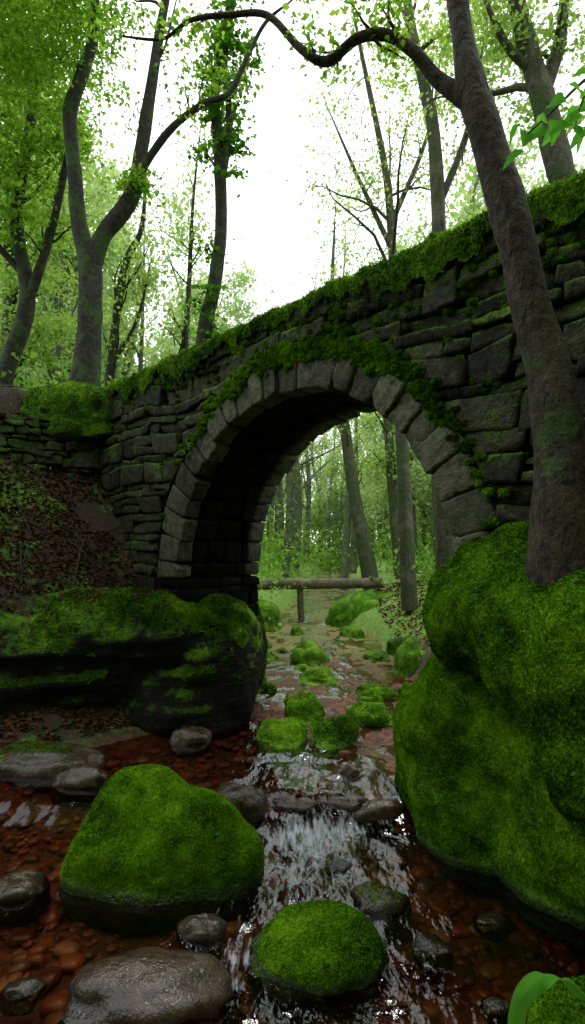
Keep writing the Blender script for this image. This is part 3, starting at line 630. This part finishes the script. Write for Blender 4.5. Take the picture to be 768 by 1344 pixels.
tree('ash_tree',[[[2.5,9,.6,.18],[2.42,9,3,.15],[2.34,9,7,.115],[2.26,9,8.7,.1],[2.08,9,9.6,.09],[1.84,9,10.8,.07],[1.7,9,13,.01]],[[2.3,9,7.5,.06],[2.8,9,8.8,.05],[3.1,9,10.5,.01]]],M_barkF,M_leafB,nch=(9,5,4),maxl=3,lsize=.08,per=1,lf=.22,start=.5,spread=.25,clusters=[(2.6,9.3,10.4,1.2,1,1.0,1600)])
tree('ash_tree',[[[2.5,12,.8,.18],[2.3,12,5,.13],[2.15,12,8,.1],[2.0,12,10,.075],[1.5,12,12.5,.045],[1.2,12,14,.01]],[[2.1,12,8.5,.06],[1.4,12,10,.04],[.7,12,11.6,.01]],[[2.1,12,9,.06],[2.9,12,11,.04],[3.2,12,13,.01]]],M_barkF,M_leafB,nch=(9,5,4),maxl=3,lsize=.08,per=1,lf=.24,start=.5,spread=.3,clusters=[(2.8,12,12.6,1.4,1.2,1.0,1600)])
tree('oak_tree',[[[3.9,7,3.8,.24],[3.5,7,6.2,.18],[3.3,7,6.9,.16],[3.1,7,7.7,.14],[2.9,7,8.4,.12],[2.7,7,9.4,.09],[2.6,7,11,.03]],[[3.1,7,7.7,.09],[3.35,7,8.6,.07],[3.4,7,10,.02]],[[3.0,7,8.0,.06],[2.6,6.9,8.3,.045],[2.2,6.8,9.0,.01]]],M_barkF,M_leafB,nch=(8,5,3),maxl=3,lsize=.075,per=1,lf=.25,start=.5,clusters=[(3.6,7.4,8.6,1.0,1,.9,1800),(2.9,7.6,9.6,1,1,.6,1000)])
tree('leaning_ash_tree',[[[2.4,17,.9,.28],[2.1,17,2.5,.22],[1.86,17,3.8,.19],[1.6,17,5.6,.16],[1.3,17,8,.11],[1.2,17,10,.07],[1.3,17,12.5,.01]]],M_barkF,M_leafB,nch=(16,6,3),maxl=3,lsize=.12,per=1,lf=.2,start=.35,spread=.35,upw=.7)
for (x,y,h_) in ((2.0,22,15),(.2,30,14),(-2.4,27,13),(4.6,24,15),(-1.2,36,15)):
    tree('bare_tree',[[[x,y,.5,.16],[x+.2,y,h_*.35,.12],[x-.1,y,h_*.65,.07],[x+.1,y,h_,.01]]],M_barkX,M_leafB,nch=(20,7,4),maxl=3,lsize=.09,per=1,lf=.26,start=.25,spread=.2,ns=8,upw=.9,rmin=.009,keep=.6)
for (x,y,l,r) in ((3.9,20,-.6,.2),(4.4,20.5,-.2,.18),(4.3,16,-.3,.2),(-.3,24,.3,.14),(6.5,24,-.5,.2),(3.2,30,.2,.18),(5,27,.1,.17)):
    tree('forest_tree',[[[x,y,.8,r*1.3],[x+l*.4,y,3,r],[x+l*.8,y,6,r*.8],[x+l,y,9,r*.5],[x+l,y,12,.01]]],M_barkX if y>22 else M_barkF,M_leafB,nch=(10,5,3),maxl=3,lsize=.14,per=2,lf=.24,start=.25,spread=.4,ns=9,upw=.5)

def far_variant(seed,h,bare):
    mb=MB();tips=[]; pr=[[0,0,-.5,.2],[rng.normal(0,.2),rng.normal(0,.2),h*.4,.15],[rng.normal(0,.4),rng.normal(0,.4),h*.75,.09],[rng.normal(0,.5),rng.normal(0,.5),h,.02]]
    pr=smooth_poly(pr,4); tube(mb,pr,7,.05); grow(mb,tips,pr,0,3,(12,5,3),.34,.5,.18,.012,.8)
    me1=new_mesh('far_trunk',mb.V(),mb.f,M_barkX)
    T=np.array(tips)
    if bare: T=T[rng.random(len(T))<.5]; C=T
    else: C=np.repeat(T,5,axis=0)
    C=C+rng.normal(0,.32,C.shape); ml=MB(); leaves(ml,C,.21 if not bare else .12,.5)
    if not bare:
        k=22; c=rng.normal(0,1,(k,3))*[1.5,1.5,.12*h]+[0,0,h*.42]; C=(c[:,None]+rng.normal(0,1,(k,60,3))*[.6,.6,.25]).reshape(-1,3); C=C[C[:,2]>.3]; leaves(ml,C,.21,.5)
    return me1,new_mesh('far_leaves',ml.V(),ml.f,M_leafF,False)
vars_=[far_variant(i,h,b) for i,(h,b) in enumerate(((12,0),(14,0),(11,0),(13,0),(15,1),(13,1)))]
df=empty('distant_forest')
def put(v,x,y,sc):
    z=float(ground(x,y,False)); a=rng.uniform(0,6.28)
    for m_ in v:
        o=obj('tree_part',m_,df,(x,y,z)); o.scale=(sc,sc,sc); o.rotation_euler[2]=a
for i in range(340):
    y=rng.uniform(19,80); x=rng.uniform(-.75,.75)*y*1.15
    cx=(np.interp(y,yk,xlk)+np.interp(y,yk,xrk))/2
    if y<45 and abs(x-cx)<2.5+ (y<30)*1.5: continue
    if y<30 and -5<x<4: continue
    v=vars_[rng.choice([4,5])] if (abs(x/y)<.16 and y<50) else vars_[rng.integers(0,4)]
    put(v,x,y,rng.uniform(.75,1.2))
for i in range(64):  # unseen woods behind the camera, added to hold back light from the front
    x=rng.uniform(-14,14); y=rng.uniform(-15,-4.5)
    put(vars_[rng.integers(0,4)],x,y,rng.uniform(.9,1.3))
# undergrowth
mb=MB(); k=1900; y=10.5+rng.random(k)**1.2*50; x=rng.uniform(-.8,.8,k)*y
xl=np.interp(y,yk,xlk);xr=np.interp(y,yk,xrk); ok=((x<xl-.9)|(x>xr+2.2)|(y>42))&~((x>xr)&(x<xr+2.4)&(y<20)); x,y=x[ok],y[ok]; z=ground(x,y)
for X_,Y_,Z_ in zip(x,y,z):
    r=rng.uniform(.25,.7)*(1+Y_/28); leaves(mb,np.array([X_,Y_,Z_+r*.4])+rng.normal(0,1,(80,3))*[r,r,r*(.5+.4*(Y_>22))],.06+.0055*Y_,.5)
build('undergrowth',mb,M_leafU,smooth=False)

# leafy sprig upper right
sp=empty('leafy_branch');mb=MB();ml=MB()
main=[[2.3,2.7,4.9,.012],[1.7,2.65,4.45,.01],[1.4,2.6,4.3,.008],[1.2,2.6,4.12,.006],[1.07,2.6,4.0,.004]]
tube(mb,main,6,0,4); tube(mb,[[1.4,2.6,4.3,.006],[1.3,2.55,4.1,.005],[1.25,2.5,3.95,.003]],5,0,3); tube(mb,[[1.7,2.65,4.45,.007],[1.5,2.6,4.15,.005],[1.42,2.55,3.98,.003]],5,0,3)
def bigleaf(mb,base,d,n,s):
    d=nrm(d);w=nrm(np.cross(n,d));n=np.cross(d,w);rows=9;cols=7;V=[]
    for i in range(rows):
        t=i/(rows-1); wd=s*.36*math.sin(math.pi*min(1,t**.7))**.8*(1+.12*math.cos(t*22)) if 0<t<1 else 0.002
        for j in range(cols):
            c=(j/(cols-1)*2-1); V.append(base+d*s*t+w*wd*c+n*(abs(c)*wd*.35-.25*s*t*t))
    idx=np.arange(rows*cols).reshape(rows,cols);F=np.stack([idx[:-1,:-1],idx[1:,:-1],idx[1:,1:],idx[:-1,1:]],-1).reshape(-1,4); mb.add(np.array(V),F)
for c in [(1.07,2.6,4.0),(1.2,2.6,4.12),(1.25,2.5,3.95),(1.3,2.55,4.1),(1.42,2.55,3.98),(1.35,2.6,4.25),(1.15,2.6,4.05),(1.5,2.6,4.15),(1.28,2.52,4.02),(1.45,2.58,4.35),(1.6,2.6,4.3)]:
    for q in range(3):
        bigleaf(ml,np.array(c)+rng.normal(0,.03,3),np.array([rng.normal(-.3,.6),rng.normal(0,.5),rng.normal(-.3,.3)]),nrm(np.array([rng.normal(0,.5),rng.normal(-.9,.4),.6])),rng.uniform(.07,.12))
build('twig',mb,M_barkR,sp);build('leaf_blades',ml,M_plant,sp)

# broad leaf plant lower right
bp=empty('broad_leaf_plant');mb=MB()
def ribbon(pts,wid,side):
    pr=smooth_poly(pts,8); n=len(pr);T=nrm(np.gradient(pr,axis=0)); side=np.array(side,float); V=[];cols=11
    for i in range(n):
        t=i/(n-1); w=wid*math.sin(math.pi*min(.985,.25+.75*t))**.7*(1+.1*math.sin(t*17)); s_=nrm(side-T[i]*np.dot(side,T[i])); nn_=np.cross(T[i],s_)
        for j in range(cols):
            c=j/(cols-1)*2-1; V.append(pr[i]+s_*w*c+nn_*(w*.45*abs(c)+.006*math.sin(t*21+c*3)))
    idx=np.arange(n*cols).reshape(n,cols);F=np.stack([idx[:-1,:-1],idx[1:,:-1],idx[1:,1:],idx[:-1,1:]],-1).reshape(-1,4); mb.add(np.array(V),F)
ribbon([[.93,2.3,.0],[.90,2.28,.15],[.915,2.26,.29],[.985,2.25,.385],[1.07,2.24,.40],[1.14,2.22,.35],[1.21,2.2,.29]],.036,(.75,-.6,.25))
ribbon([[1.0,2.3,.02],[.97,2.22,.12],[.95,2.15,.18],[.92,2.1,.19]],.03,(.6,-.3,.3))
build('leaf_blades',mb,M_plant,bp)

# ---------------------------------------------------------------- light, sky, camera
el,rot=math.radians(58),math.radians(-12)
w=bpy.data.worlds.new('World');scene.world=w;w.use_nodes=True;nt=w.node_tree;nt.nodes.clear()
sky=nt.nodes.new('ShaderNodeTexSky');sky.sky_type='NISHITA';sky.sun_disc=False;sky.sun_elevation=el;sky.sun_rotation=rot
b1=nt.nodes.new('ShaderNodeBackground');b1.inputs[1].default_value=.08;nt.links.new(sky.outputs[0],b1.inputs[0])
b2=nt.nodes.new('ShaderNodeBackground');b2.inputs[0].default_value=(1,1,.97,1);b2.inputs[1].default_value=1.6
ad=nt.nodes.new('ShaderNodeAddShader');nt.links.new(b1.outputs[0],ad.inputs[0]);nt.links.new(b2.outputs[0],ad.inputs[1])
ow=nt.nodes.new('ShaderNodeOutputWorld');nt.links.new(ad.outputs[0],ow.inputs[0])
sd=bpy.data.lights.new('sun','SUN');sd.energy=1.5;sd.angle=math.radians(12);sd.color=(1,.96,.88)
so=bpy.data.objects.new('sun',sd);scene.collection.objects.link(so)
dirv=Vector((math.sin(rot)*math.cos(el),math.cos(rot)*math.cos(el),math.sin(el))); so.rotation_euler=(-dirv).to_track_quat('-Z','Y').to_euler(); so.location=dirv*30
cd=bpy.data.cameras.new('camera');cd.sensor_fit='VERTICAL';cd.sensor_height=36;cd.lens=19.82;cd.shift_y=.036;cd.clip_end=800;cd.clip_start=.05
co=bpy.data.objects.new('camera',cd);scene.collection.objects.link(co);co.location=(0,0,2.1);co.rotation_euler=(math.radians(90),0,0);scene.camera=co
